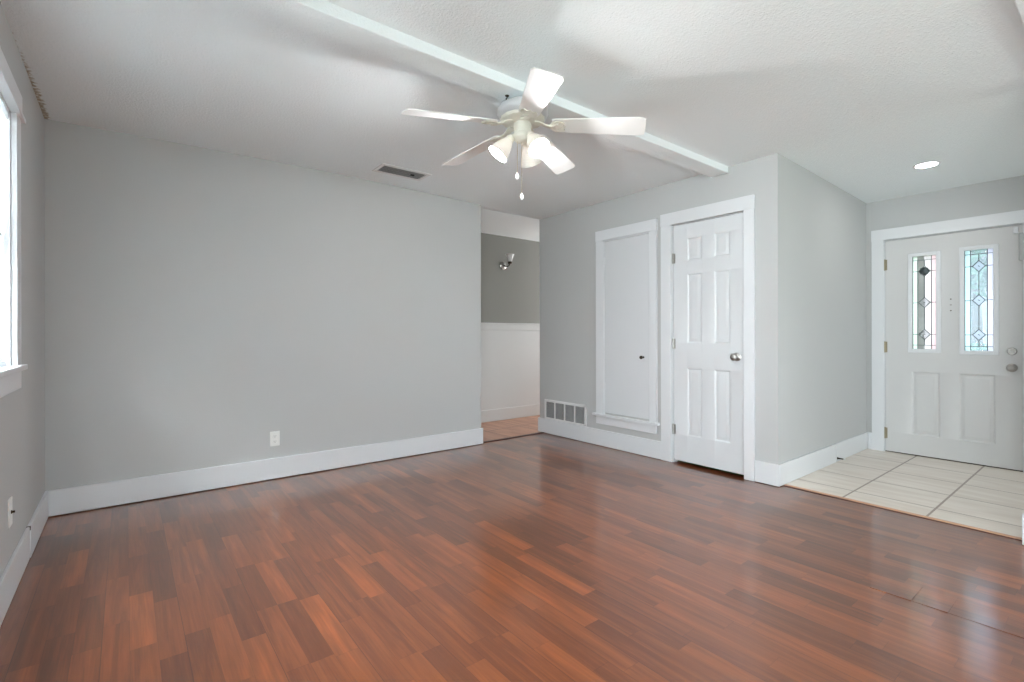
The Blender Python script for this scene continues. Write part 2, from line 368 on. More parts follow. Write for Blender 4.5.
# ------------------------------------------------------------------ ceiling
def zc(x, y):
    z = H
    if x > XC: z -= 0.055 * (x - XC) / (XD - XC)
    if XL < x < 2.87 and y > 2.6:
        t = min(1, (y - 2.6) / 1.4); t = t * t * (3 - 2 * t)
        z += 0.024 * math.sin(math.pi * (x - XL) / (2.87 - XL)) * t
    return z
cl = MB(); nx, ny = 64, 72; x0, x1, y0, y1 = XL - 0.12, XD + 0.12, SOUTH - 0.1, 4.24
g = [[cl.v(x0 + (x1 - x0) * i / nx, y0 + (y1 - y0) * j / ny, zc(x0 + (x1 - x0) * i / nx, y0 + (y1 - y0) * j / ny)) for j in range(ny + 1)] for i in range(nx + 1)]
for i in range(nx):
    for j in range(ny):
        cl.bm.faces.new((g[i][j], g[i][j + 1], g[i + 1][j + 1], g[i + 1][j])).smooth = True
ce = cl.build('ceiling', M['ceiling'])
sm = ce.modifiers.new('thick', 'SOLIDIFY'); sm.thickness = 0.18; sm.offset = -1
struct(ce)
if ce.data.polygons[0].normal.z > 0: sm.offset = 1
struct(MB().loft([[(1.4, 4.24, 2.4385), (1.4, HB + 0.12, 2.404), (1.4, HB + 0.12, 2.6), (1.4, 4.24, 2.6)], [(6.2, 4.24, 2.4385), (6.2, HB + 0.12, 2.404), (6.2, HB + 0.12, 2.6), (6.2, 4.24, 2.6)]], smooth=False).build('ceiling_hall', M['ceiling'], bevel=0.006))
# flat boxed beams across the ceiling
def beam(name, ya, yb, xa=XL, xb=XC):
    return struct(MB().box(xa, xb, ya, yb, 2.389, 2.445).build(name, M['ceiling'], bevel=0.004))
beam('trim_4', 1.985, 2.133)
beam('trim_5', 0.137, 0.285, XL, 3.72)

# ------------------------------------------------------------------ walls
T = 0.115; TOP = 2.58
def wall(name, mt, *boxes, f=None):
    mb = MB(f)
    for bx in boxes: mb.box(*bx)
    return struct(mb.build(name, mt))
# window wall (left) with the window opening
WY0, WY1, WZ0, WZ1 = 0.75, 3.005, 0.985, 2.085
PY0, PY1 = -2.0, 0.2
wall('wall_left', M['wall'], (SOUTH - T, PY0, 0, TOP, -T, 0), (PY1, WY0, 0, TOP, -T, 0), (PY0, PY1, 2.15, TOP, -T, 0), (PY0, PY1, 0, 0.12, -T, 0), (WY1, YB + T, 0, TOP, -T, 0), (WY0, WY1, 0, WZ0 - 0.02, -T, 0), (WY0, WY1, WZ1 + 0.01, TOP, -T, 0), f=fL)
wall('wall_back', M['wall'], (XL, 2.848, 0, TOP, -T, 0), f=fB)
# closet wall with the door opening
DY0, DY1, DZ = 1.858, 2.500, 2.062
wall('wall_closet', M['wall'], (YE, DY0, 0, TOP, -T, 0), (DY1, 4.24, 0, TOP, -T, 0), (DY0, DY1, DZ, TOP, -T, 0), f=fC)
wall('wall_entry_side', M['wall'], (XC + T, XD, 0, TOP, -T, 0), f=fE)
FY0, FY1, FZ = 0.552, 1.470, 2.0
wall('wall_front_door', M['wall'], (SOUTH, FY0, 0, TOP, -0.14, 0), (FY1, YE + T, 0, TOP, -0.14, 0), (FY0, FY1, FZ, TOP, -0.14, 0), f=fD)
wall('wall_right', M['wall'], (3.72, 3.84, SOUTH, YS, 0, TOP))
SW0 = [(-0.1, 1.6), (1.8, 3.5), (4.0, 5.5)]
wall('wall_south', M['wall'], (XL, SW0[0][0], 0, TOP, -T, 0), (SW0[0][1], SW0[1][0], 0, TOP, -T, 0), (SW0[1][1], SW0[2][0], 0, TOP, -T, 0), (SW0[2][1], XD, 0, TOP, -T, 0),
     *[(w_[0], w_[1], z0_, z1_, -T, 0) for w_ in SW0 for (z0_, z1_) in ((0, 0.5), (2.2, TOP))], f=fS)
wall('wall_hall', M['wall_dark'], (1.4, 6.2, 0, TOP, -T, 0), f=fH)
wall('wall_hall_ends', M['wall'], (1.3, 1.4, YB + T, HB + T, 0, TOP), (6.3, 6.4, YE, HB + T, 0, TOP))
wall('wall_hall_near', M['wall'], (XC + T, 6.2, 4.125, 4.24, 0, TOP), (1.3, 1.4, YB + T, YB + T + 0.01, 0, TOP))
wall('wall_closet_inside', M['wall'], (4.6, 4.7, YE + T, 4.125, 0, TOP), (XC + T, 4.6, 2.95, 3.0, 0, TOP))

# hall wainscot: flat panel, chair rail, baseboard
wn_ = MB(fH); wn_.box(1.4, 6.2, 0.14, 1.18, 0, 0.012)
struct(wn_.build('wall_hall_wainscot', M['wainscot'], bevel=0.001))
struct(MB(fH).box(1.4, 6.2, 1.175, 1.250, 0, 0.022).box(1.4, 6.2, 1.250, 1.268, 0, 0.036).build('trim_6', M['wainscot'], bevel=0.004))
struct(MB(fH).box(1.4, 6.2, 0.004, 0.155, 0.0, 0.024).build('baseboard_hall', M['wainscot'], bevel=0.003))

# ------------------------------------------------------------------ baseboards
BH, BT = 0.163, 0.016
def base(name, f, segs, z0=0.003):
    mb = MB(f)
    for (a0, a1, t) in segs: mb.box(a0, a1, z0, BH, 0, t)
    return struct(mb.build(name, M['trim'], bevel=0.003))
base('baseboard_back', fB, [(XL + BT, 2.864, BT)], 0.006)
base('baseboard_left', fL, [(SOUTH, 3.40, BT - 0.003), (3.412, YB, BT)])
struct(MB(fL).box(3.400, 3.412, 0.145, BH + 0.0005, 0.0, BT).build('trim_7', M['bronze']))
base('baseboard_closet', fC, [(2.600, 4.256, BT), (YE - BT, 1.776, BT)], 0.004)
struct(MB().box(XC, XC + 0.10, 4.24, 4.256, 0.006, BH).build('baseboard_hall_end', M['trim'], bevel=0.003))
base('baseboard_entry_side', fE, [(XC - BT + 0.0165, 4.83, BT), (4.845, XD, BT - 0.003)], 0.005)
base('baseboard_front_door', fD, [(1.568, YE - BT, BT), (SOUTH, 0.448, BT)], 0.005)
struct(MB().box(3.704, 3.856, YS, YS + 0.016, 0.004, BH).box(3.84, 3.856, SOUTH, YS, 0.006, BH).build('baseboard_entry_south', M['trim'], bevel=0.003))
base('baseboard_south', fS, [(XL, 3.72, BT), (3.84, XD, BT)], 0.006)
struct(MB().box(3.704, 3.72, SOUTH, YS, 0.004, BH).build('baseboard_right', M['trim'], bevel=0.003))

# ------------------------------------------------------------------ window beside the camera
win = thing('window_1', 'white double hung window in the wall by the camera, covered by slatted blinds', None, (XL, 1.88, 0.97), kind='structure')
cs = MB(fL); cs.box(WY1 - 0.005, 3.105, 0.985, 2.085, 0, 0.020).box(WY0 - 0.10, WY0 + 0.005, 0.985, 2.085, 0, 0.020)
cs.box(WY0 - 0.105, 3.110, 2.085, 2.190, 0, 0.024)
cs.box(WY0 - 0.12, 3.128, 2.078, 2.096, 0, 0.034)
cs.build('window_frame', M['trim'], win, bevel=0.002)



cs = MB(fL)
cs.box(WY1 - 0.018, WY1, WZ0, WZ1, -T, 0.0).box(WY0, WY0 + 0.018, WZ0, WZ1, -T, 0.0).box(WY0, WY1, WZ1 - 0.014, WZ1 + 0.004, -T, 0.0)
cs.build('jamb', M['trim'], win, bevel=0.001)
cs = MB(fL)
for (z0_, z1_, c0) in ((0.99, 1.56, -0.075), (1.53, 2.07, -0.10)):
    cs.box(WY0 + 0.018, WY0 + 0.06, z0_, z1_, c0, c0 + 0.03).box(WY1 - 0.06, WY1 - 0.018, z0_, z1_, c0, c0 + 0.03)
    cs.box(WY0 + 0.06, WY1 - 0.06, z0_, z0_ + 0.04, c0, c0 + 0.03).box(WY0 + 0.06, WY1 - 0.06, z1_ - 0.04, z1_, c0, c0 + 0.03)
cs.build('sash', M['trim'], win, bevel=0.002)
MB(fL).box(WY0 + 0.05, WY1 - 0.05, 1.02, 1.53, -0.062, -0.058).box(WY0 + 0.05, WY1 - 0.05, 1.56, 2.04, -0.087, -0.083).build('window_pane', M['glass'], win)
MB(fL).box(WY0 - 0.13, 3.130, 0.960, 0.984, -T, 0.038).build('window_sill', M['trim'], win, bevel=0.004)
MB(fL).box(WY0 - 0.10, 3.105, 0.878, 0.960, 0, 0.020).build('apron', M['trim'], win, bevel=0.002)

bl = thing('window_blind', 'white horizontal mini blind hanging closed in the window by the camera', 'blind', (XL - 0.02, 1.88, 0.99))
MB(fL).box(WY0 + 0.022, WY1 - 0.022, WZ1 - 0.05, WZ1 - 0.015, -0.045, -0.006).build('head_rail', M['blind'], bl, bevel=0.004)
sl = MB(fL); z = 1.02
while z < WZ1 - 0.055:
    # each slat a shallow curved strip, tilted
    y0_, y1_ = WY0 + 0.026, WY1 - 0.026; pts = []
    for k in range(5):
        t = (k - 2) / 2; c = -0.026 + 0.0048 * t; b_ = z - 0.0118 * t + 0.0015 * (1 - t * t)
        pts.append((c, b_))
    up_ = [[sl.v(y, b_, c) for (c, b_) in pts] for y in (y0_, y1_)]
    dn_ = [[sl.v(y, b_ - 0.0006, c - 0.0004) for (c, b_) in pts] for y in (y0_, y1_)]
    for k in range(4):
        sl.bm.faces.new((up_[0][k], up_[0][k + 1], up_[1][k + 1], up_[1][k])).smooth = True
        sl.bm.faces.new((dn_[0][k], dn_[1][k], dn_[1][k + 1], dn_[0][k + 1])).smooth = True
    z += 0.0195
sl.build('slats', M['blind'], bl)
MB(fL).box(WY0 + 0.026, WY1 - 0.026, 0.988, 1.004, -0.036, -0.014).build('bottom_rail', M['blind'], bl, bevel=0.003)
for y in (WY0 + 0.2, (WY0 + WY1) / 2, WY1 - 0.12): MB(fL).box(y - 0.0012, y + 0.0012, 1.0, WZ1 - 0.05, -0.0165, -0.0155).build('ladder_cord', M['blind'], bl)

# south windows (invented behind the camera to let the fill light in)
for k, (a0, a1) in enumerate(SW0):
    wi = thing('window_%d' % (k + 2), 'large white framed window, added unseen behind the camera', None, ((a0 + a1) / 2, SOUTH, 0.5), kind='structure')
    mb = MB(fS); mb.box(a0 - 0.09, a0, 0.5, 2.2, 0, 0.02).box(a1, a1 + 0.09, 0.5, 2.2, 0, 0.02).box(a0 - 0.09, a1 + 0.09, 2.2, 2.3, 0, 0.022)
    mb.build('window_frame', M['trim'], wi, bevel=0.002)
    MB(fS).box(a0 - 0.11, a1 + 0.11, 0.475, 0.5, -0.03, 0.045).build('window_sill', M['trim'], wi, bevel=0.003)
    mb = MB(fS); mid = (a0 + a1) / 2
    mb.box(a0, a0 + 0.04, 0.5, 2.2, -0.08, -0.04).box(a1 - 0.04, a1, 0.5, 2.2, -0.08, -0.04).box(mid - 0.02, mid + 0.02, 0.54, 2.16, -0.08, -0.04).box(a0, a1, 0.5, 0.54, -0.08, -0.04).box(a0, a1, 2.16, 2.2, -0.08, -0.04)
    mb.build('sash', M['trim'], wi, bevel=0.002)
    MB(fS).box(a0 + 0.03, a1 - 0.03, 0.53, 2.17, -0.062, -0.058).build('window_pane', M['glass'], wi)

# tall glazed patio window added in the window wall for light, behind the camera
wi = thing('window_5', 'tall white framed patio window, added unseen behind the camera', None, (XL, -0.9, 0.12), kind='structure')
mb = MB(fL); mb.box(PY0 - 0.09, PY0, BH, 2.15, 0, 0.02).box(PY1, PY1 + 0.09, BH, 2.15, 0, 0.02).box(PY0 - 0.09, PY1 + 0.09, 2.15, 2.25, 0, 0.022)
mb.build('window_frame', M['trim'], wi, bevel=0.002)
mb = MB(fL)
for y in (PY0, (PY0 + PY1) / 2 - 0.03, PY1 - 0.06): mb.box(y, y + 0.06, 0.12, 2.15, -0.08, -0.04)
mb.box(PY0, PY1, 0.12, 0.19, -0.08, -0.04).box(PY0, PY1, 2.09, 2.15, -0.08, -0.04)
mb.build('sash', M['trim'], wi, bevel=0.002)
MB(fL).box(PY0 + 0.05, PY1 - 0.05, 0.18, 2.1, -0.062, -0.058).build('window_pane', M['glass'], wi)

# ------------------------------------------------------------------ panelled slab
def slab(mb, a0, a1, b0, b1, cf, th, panels, holes=()):
    """door slab: front face at depth cf, raised panels sunk into it, holes cut right through"""
    xs = sorted({a0, a1, *[p[0] for p in list(panels) + list(holes)], *[p[1] for p in list(panels) + list(holes)]})
    zs = sorted({b0, b1, *[p[2] for p in list(panels) + list(holes)], *[p[3] for p in list(panels) + list(holes)]})
    V = {}
    def v(a, b, c):
        k = (round(a, 5), round(b, 5), round(c, 5))
        if k not in V: V[k] = mb.v(a, b, c)
        return V[k]
    def quad(p): mb.bm.faces.new([v(*q) for q in p])
    inside = lambda x, z, L_: any(p[0] - 1e-6 <= x <= p[1] + 1e-6 and p[2] - 1e-6 <= z <= p[3] + 1e-6 for p in L_)
    cb = cf - th
    for i in range(len(xs) - 1):
        for j in range(len(zs) - 1):
            xm, zm = (xs[i] + xs[i + 1]) / 2, (zs[j] + zs[j + 1]) / 2
            if inside(xm, zm, holes): continue
            if not inside(xm, zm, panels):
                quad([(xs[i], zs[j], cf), (xs[i + 1], zs[j], cf), (xs[i + 1], zs[j + 1], cf), (xs[i], zs[j + 1], cf)])
            quad([(xs[i], zs[j], cb), (xs[i], zs[j + 1], cb), (xs[i + 1], zs[j + 1], cb), (xs[i + 1], zs[j], cb)])
    for i in range(len(xs) - 1):
        for z_ in (b0, b1): quad([(xs[i], z_, cf), (xs[i + 1], z_, cf), (xs[i + 1], z_, cb), (xs[i], z_, cb)])
    for j in range(len(zs) - 1):
        for x_ in (a0, a1): quad([(x_, zs[j], cf), (x_, zs[j + 1], cf), (x_, zs[j + 1], cb), (x_, zs[j], cb)])
    for p in holes:
        hx = [x for x in xs if p[0] - 1e-6 <= x <= p[1] + 1e-6]; hz = [z_ for z_ in zs if p[2] - 1e-6 <= z_ <= p[3] + 1e-6]
        for i in range(len(hx) - 1):
            for z_ in (p[2], p[3]): quad([(hx[i], z_, cf), (hx[i + 1], z_, cf), (hx[i + 1], z_, cb), (hx[i], z_, cb)])
        for j in range(len(hz) - 1):
            for x_ in (p[0], p[1]): quad([(x_, hz[j], cf), (x_, hz[j + 1], cf), (x_, hz[j + 1], cb), (x_, hz[j], cb)])
    for p in panels:
        rings = []
        for ins, dep in ((0, 0), (0.006, -0.004), (0.012, -0.0095), (0.020, -0.0095), (0.036, -0.002), (0.040, -0.002)):
            rings.append([(p[0] + ins, p[2] + ins, cf + dep), (p[1] - ins, p[2] + ins, cf + dep), (p[1] - ins, p[3] - ins, cf + dep), (p[0] + ins, p[3] - ins, cf + dep)])
        for r0, r1 in zip(rings, rings[1:]):
            for i in range(4): quad([r0[i], r0[(i + 1) % 4], r1[(i + 1) % 4], r1[i]])
        quad(rings[-1])
    return mb

def knob(f, name, a, b, c, parent, mt, r=0.027, rose=0.031):
    """round knob on a rose, standing out of the door"""
    o = Vector(f(a, b, c)); ax = (Vector(f(a, b, c + 1)) - o)
    mb = MB(); s = r / 0.027
    mb.lathe([(0.001, -0.001), (rose, -0.001), (rose, 0.003), (rose * 0.8, 0.007), (0.012 * s, 0.012), (0.011 * s, 0.012 + 0.014 * s), (0.017 * s, 0.012 + 0.020 * s), (0.0255 * s, 0.012 + 0.030 * s), (0.027 * s, 0.012 + 0.040 * s), (0.023 * s, 0.012 + 0.049 * s), (0.012 * s, 0.012 + 0.054 * s), (0.001, 0.012 + 0.055 * s)], o, ax, 28)
    return mb.build(name, mt, parent)
def hinge(f, a, b, c, h, parent, mt, r=0.007):
    o = Vector(f(a, b - h / 2, c)); mb = MB()
    mb.lathe([(0.001, -0.004), (r * 0.7, -0.003), (r * 0.7, 0), (r, 0.001), (r, h - 0.001), (r * 0.7, h), (r * 0.7, h + 0.003), (0.001, h + 0.004)], o, (0, 0, 1), 14)
    mb2 = mb; mb2.f = f; mb2.box(a - 0.018, a - 0.002, b - h / 2, b + h / 2, c - 0.008, c - 0.004)
    return mb2.build('hinge', mt, parent)

# ------------------------------------------------------------------ six panel closet door
d1 = thing('door_1', 'white six panel closet door with round nickel knob', None, (XC, 2.18, 0), kind='structure')
mb = MB(fC)
cols = ((2.222, 2.358), (1.977, 2.113)); rows = ((1.742, 1.935), (1.04, 1.63), (0.25, 0.828))
slab(mb, DY0 + 0.006, DY1 - 0.010, 0.026, DZ - 0.006, -0.010, 0.036, [(c[0], c[1], r_[0], r_[1]) for c in cols for r_ in rows])
mb.build('door_slab', M['door'], d1, bevel=0.0012)
mb = MB(fC); mb.box(DY1, 2.600, 0.002, DZ + 0.006, 0, 0.019).box(1.778, DY0, 0.002, DZ + 0.006, 0, 0.019).box(1.776, 2.602, DZ + 0.004, 2.172, 0, 0.022)
mb.build('door_frame', M['trim'], d1, bevel=0.0018)
mb = MB(fC); mb.box(DY1 - 0.004, DY1 + 0.004, 0.0, DZ, -T, 0.0).box(DY0 - 0.004, DY0 + 0.003, 0.0, DZ, -T, 0.0).box(DY0, DY1, DZ - 0.004, DZ + 0.006, -T, 0.0)
mb.box(DY0, DY0 + 0.016, 0.0, DZ, -0.06, -0.048).box(DY1 - 0.016, DY1, 0.0, DZ, -0.06, -0.048).box(DY0, DY1, DZ - 0.02, DZ, -0.06, -0.048)
mb.build('door_jamb', M['trim'], d1, bevel=0.001)
knob(fC, 'door_knob', 1.925, 0.937, -0.010, d1, M['nickel'], 0.028, 0.034)
for hz in (1.774, 1.034, 0.292): hinge(fC, DY1 - 0.012, hz, -0.001, 0.085, d1, M['nickel'], 0.007)

# ------------------------------------------------------------------ built-in cupboard with a plain door
cu = thing('wall_cupboard', 'tall narrow white built-in cupboard with plain door and sill ledge beside the closet door', 'cupboard', (XC, 3.0, 0.22))
mb = MB(fC)
mb.box(3.268, 3.363, 0.325, 2.050, 0, 0.020).box(2.645, 2.716, 0.325, 2.050, 0, 0.020).box(2.640, 3.366, 2.048, 2.150, 0, 0.023)
mb.build('frame', M['trim'], cu, bevel=0.0018)
mb = MB(fC); mb.box(2.718, 2.727, 0.325, 2.048, 0, 0.014).box(3.257, 3.266, 0.325, 2.048, 0, 0.014).box(2.718, 3.266, 2.036, 2.047, 0, 0.014)
mb.build('stop_bead', M['trim'], cu, bevel=0.001)
dr = MB(fC).box(2.730, 3.254, 0.343, 2.032, 0.001, 0.011).build('door', M['door'], cu, bevel=0.002)
knob(fC, 'knob', 2.790, 0.905, 0.011, dr, M['bronze'], 0.017, 0.010)
for hz in (1.84, 0.60): hinge(fC, 3.262, hz, 0.017, 0.07, dr, M['trim'], 0.005)
MB(fC).box(2.618, 3.392, 0.302, 0.326, 0, 0.046).build('sill', M['trim'], cu, bevel=0.004)
MB(fC).box(2.652, 3.364, 0.222, 0.302, 0, 0.019).build('apron', M['trim'], cu, bevel=0.002)

# ------------------------------------------------------------------ return air grille
gr = thing('return_air_grille', 'white four bay return air grille low on the wall above the baseboard', 'grille', (XC, 3.83, 0.163))
g0, g1, gz0, gz1 = 3.507, 4.150, 0.164, 0.384
mb = MB(fC); fr = 0.026
mb.box(g0, g1, gz0, gz0 + fr * 0.8, 0, 0.010).box(g0, g1, gz1 - fr, gz1, 0, 0.010).box(g0, g0 + fr, gz0, gz1, 0, 0.010).box(g1 - fr, g1, gz0, gz1, 0, 0.010)
mb.build('frame', M['grille'], gr, bevel=0.002)
bay = (g1 - g0 - 2 * fr + 0.018) / 4
for k in range(1, 4):
    x = g0 + fr + bay * k - 0.018
    MB(fC).box(x, x + 0.018, gz0 + 0.02, gz1 - fr, 0.001, 0.0095).build('divider', M['grille'], gr, bevel=0.001)
mb = MB(fC); z = gz0 + 0.026
while z < gz1 - fr - 0.004:
    mb.prism([(0, 0)] * 0 or [(g0 + fr, z), (g1 - fr, z), (g1 - fr, z + 0.0030), (g0 + fr, z + 0.0030)], 0.001, 0.0075)
    z += 0.0062
mb.build('louvers', M['grille_grey'], gr)
MB(fC).box(g0 + 0.01, g1 - 0.01, gz0 + 0.01, gz1 - 0.01, 0.0, 0.0012).build('duct_shade_sheet', M['duct'], gr)  # flat sheet coloured as duct shade behind the louvers

# ------------------------------------------------------------------ front door
d2 = thing('door_2', 'white front door with two leaded glass lights, deadbolt and round knob', None, (XD, 1.01, 0), kind='structure')
CF = -0.004
lites = [(1.088, 1.262, 0.975, 1.822, 'A'), (0.722, 0.908, 0.968, 1.830, 'B')]
mb = MB(fD)
slab(mb, FY0 + 0.006, FY1 - 0.006, 0.012, FZ - 0.008, CF, 0.042, [(1.066, 1.268, 0.196, 0.772), (0.712, 0.942, 0.196, 0.772)], [(l[0], l[1], l[2], l[3]) for l in lites])
mb.build('door_slab', M['steel_door'], d2, bevel=0.0012)
mb = MB(fD); mb.box(FY1, 1.567, 0.004, FZ + 0.006, 0, 0.019).box(0.450, FY0, 0.004, FZ + 0.006, 0, 0.019).box(0.448, 1.569, FZ + 0.002, 2.106, 0, 0.022)
mb.build('door_frame', M['trim'], d2, bevel=0.002)
mb = MB(fD); mb.box(FY1 - 0.004, FY1 + 0.004, 0, FZ, -0.14, 0.0).box(FY0 - 0.004, FY0 + 0.004, 0, FZ, -0.14, 0.0).box(FY0, FY1, FZ - 0.005, FZ + 0.004, -0.14, 0.0)
mb.build('door_jamb', M['trim'], d2, bevel=0.001)
MB(fD).box(FY0, FY1, -0.02, 0.010, -0.14, -0.004).build('door_sill', M['bronze'], d2, bevel=0.002)
knob(fD, 'door_knob', 0.617, 0.838, CF, d2, M['nickel'], 0.029, 0.034)
o = Vector(fD(0.617, 0.972, CF)); MB().lathe([(0.001, -0.001), (0.031, -0.001), (0.031, 0.006), (0.026, 0.014), (0.001, 0.0145)], o, (-1, 0, 0), 28).build('deadbolt', M['nickel'], d2)
ob = MB(fD); ob.box(0.599, 0.635, 0.967, 0.977, CF + 0.014, CF + 0.028); ob.build('thumb_turn', M['nickel'], d2, bevel=0.003)
for hz in (1.768, 0.992, 0.180): hinge(fD, FY1 - 0.004, hz, 0.002, 0.10, d2, M['brass_dark'], 0.007)
ob = MB(); ob.lathe([(0.001, -0.001), (0.0055, -0.001), (0.0055, 0.0025), (0.001, 0.003)], fD(0.993, 1.418, CF), (-1, 0, 0), 14)
ob.lathe([(0.001, -0.001), (0.0055, -0.001), (0.0055, 0.0025), (0.001, 0.003)], fD(0.993, 1.318, CF), (-1, 0, 0), 14)
ob.build('screw_hole', M['bronze'], d2)
MB().lathe([(0.001, -0.001), (0.007, -0.001), (0.007, 0.003), (0.001, 0.004)], fD(0.993, 1.368, CF), (-1, 0, 0), 16).build('peephole', M['nickel'], d2)
MB(fD).box(0.5785, 0.608, 1.925, 1.975, CF, CF + 0.02).build('strike_bracket', M['trim'], d2, bevel=0.003)
MB(fD).box(0.545, 0.577, 1.700, 1.925, 0.002, 0.03).build('sensor_box', M['grille_grey'], d2, bevel=0.012)
def leaded(l, tints):
    a0, a1, b0, b1 = l[:4]; W_, H_ = a1 - a0, b1 - b0
    # moulded lite frame
    mb = MB(fD); t = 0.030; c0, c1 = CF - 0.002, CF + 0.011
    mb.box(a0 - t, a0 + 0.004, b0 - t, b1 + t, c0, c1).box(a1 - 0.004, a1 + t, b0 - t, b1 + t, c0, c1)
    mb.box(a0, a1, b0 - t, b0 + 0.004, c0, c1).box(a0, a1, b1 - 0.004, b1 + t, c0, c1)
    lf = mb.build('glass_frame', M['trim'], d2, bevel=0.004)
    # u runs left to right as seen from the room (towards -y)
    A = lambda u: a1 - u * W_
    B = lambda v_: b1 - v_ * H_
    cp = CF - 0.014
    us = (0, .22, .50, .78, 1.0)
    for k in range(4):
        MB(fD).box(A(us[k + 1]), A(us[k]), b0, b1, cp - 0.002, cp + 0.002).build('glass_strip', M[tints[k]], lf)
    # top and bottom bands and the diamonds ride on the strips
    rows_ = (.165, .5, .84); dh, dw = 0.047, 0.040; mid = (A(.5))
    dm = MB(fD)
    for r_ in rows_:
        dm.prism([(mid - dw, B(r_)), (mid, B(r_) - dh), (mid + dw, B(r_)), (mid, B(r_) + dh)], cp + 0.002, cp + 0.005)
    dm.build('glass_diamond', M['pane_white'], lf)
    cm = MB(fD); w_ = 0.0026
    def seg(p, q_):
        p0 = Vector(p); q0 = Vector(q_); d = (q0 - p0).normalized(); n_ = Vector((-d.y, d.x)) * w_
        cm.prism([tuple(p0 + n_), tuple(q0 + n_), tuple(q0 - n_), tuple(p0 - n_)], cp + 0.0015, cp + 0.007)
    for u in (.02, .22, .78, .98): seg((A(u), B(0.0)), (A(u), B(1.0)))
    for v_ in (.045, .955): seg((A(0), B(v_)), (A(1), B(v_)))
    vs_ = [.045] + [x for r_ in rows_ for x in (r_ - dh / H_, r_ + dh / H_)] + [.955]
    for k in range(0, len(vs_), 2): seg((mid, B(vs_[k])), (mid, B(vs_[k + 1])))
    for r_ in rows_:
        seg((A(0), B(r_)), (mid + dw, B(r_))); seg((mid - dw, B(r_)), (A(1), B(r_)))
        for s1, s2 in ((1, 1), (1, -1), (-1, 1), (-1, -1)):
            seg((mid + s1 * dw, B(r_)), (mid, B(r_) + s2 * dh))
        seg((mid - 0.006, B(r_) - 0.004), (mid + 0.006, B(r_) + 0.004))
    cm.build('lead_came', M['came'], lf)
    return lf
lfA = leaded(lites[0], ('pane_green', 'pane_grey', 'pane_white', 'pane_pink'))
leaded(lites[1], ('pane_cyan', 'pane_clear', 'pane_clear', 'pane_lilac'))
# dark knocker seen through the first light
MB().lathe([(0.001, 0), (0.034, 0), (0.036, 0.006), (0.02, 0.012), (0.001, 0.014)], fD((lites[0][0] + lites[0][1]) / 2, 1.682, CF - 0.006), (-1, 0, 0), 20, scallop=8, sc_amp=0.12).build('rosette', M['came'], lfA)

# ------------------------------------------------------------------ small wall things
def wall_plate(name, f, a, b, w2, h2, label, cat, kind):
    r_ = thing(name, label, cat, f(a, b, 0))
    MB(f).box(a - w2, a + w2, b - h2, b + h2, 0, 0.006).build('plate', M['plastic'], r_, bevel=0.0025)
    if kind == 'outlet':
        for s in (0.021, -0.021):
            so = MB(f).box(a - 0.017, a + 0.017, b + s - 0.0145, b + s + 0.0145, 0.005, 0.0085).build('socket', M['plastic'], r_, bevel=0.004)
            mb_ = MB(f); mb_.box(a - 0.0075, a - 0.0055, b + s - 0.003, b + s + 0.007, 0.0083, 0.0089).box(a + 0.0055, a + 0.0075, b + s - 0.003, b + s + 0.006, 0.0083, 0.0089).box(a - 0.002, a + 0.002, b + s - 0.010, b + s - 0.006, 0.0083, 0.0089)
            mb_.build('slots', M['dark'], so)
    else:
        ax = Vector(f(a, b, 1)) - Vector(f(a, b, 0))
        MB().lathe([(0.001, 0.004), (0.0075, 0.004), (0.0075, 0.009), (0.0048, 0.0095), (0.0048, 0.018), (0.001, 0.0185)], f(a, b, 0), ax, 12).build('coax_connector', M['bronze'], r_)
    return r_
wall_plate('wall_outlet', fB, 0.907, 0.312, 0.035, 0.057, 'white double socket outlet low on the long grey wall', 'outlet', 'outlet')
wall_plate('cable_plate', fL, 2.95, 0.365, 0.035, 0.060, 'white cable plate with dark connector under the blind-covered window', 'wall plate', 'coax')
ds = thing('door_stop', 'small bronze door stop sticking out of the baseboard by the front door', 'door stop', (4.865, YE - BT, 0.035))
MB().lathe([(0.001, -0.004), (0.011, -0.004), (0.011, 0.004), (0.006, 0.006), (0.0045, 0.05), (0.001, 0.05)], (4.865, YE - BT + 0.004, 0.035), (0, -1, 0), 14).build('rod', M['bronze'], ds)
MB().lathe([(0.001, 0.048), (0.008, 0.048), (0.008, 0.06), (0.001, 0.062)], (4.865, YE - BT + 0.004, 0.035), (0, -1, 0), 14).build('tip', M['plastic'], ds)

# supply vent in the ceiling near the long wall
vz = 2.452
sv = thing('ceiling_vent', 'white stamped ceiling air vent near the long grey wall', 'vent', (1.79, 3.72, vz))
fV = lambda a, b, c: (1.79 + a, 3.735 + b, vz + 0.004 - c)
mb = MB(fV); VW, VH = 0.185, 0.075
mb.box(-VW - 0.03, VW + 0.03, VH, VH + 0.03, 0, 0.008).box(-VW - 0.03, VW + 0.03, -VH - 0.03, -VH, 0, 0.008).box(-VW - 0.03, -VW, -VH, VH, 0, 0.008).box(VW, VW + 0.03, -VH, VH, 0, 0.008)
mb.build('frame', M['grille'], sv, bevel=0.003)
mb = MB(fV); x = -VW + 0.006
while x < VW - 0.004:
    mb.prism([(x, -VH), (x + 0.0035, -VH), (x + 0.0035, VH), (x, VH)], 0.001, 0.007); x += 0.0125
mb.box(-VW, VW, -0.003, 0.003, 0.001, 0.006).box(-VW, VW, -0.040, -0.036, 0.001, 0.006).box(-VW, VW, 0.036, 0.040, 0.001, 0.006)
mb.build('louvers', M['vent_grey'], sv)
MB(fV).box(-VW, VW, -VH, VH, 0.0, 0.001).build('duct_shade_sheet', M['dark'], sv)  # dark sheet painted as the shade inside the vent, no cavity
MB(fV).box(0.075, 0.105, -0.02, 0.0, 0.006, 0.014).build('damper_lever', M['dark'], sv, bevel=0.002)

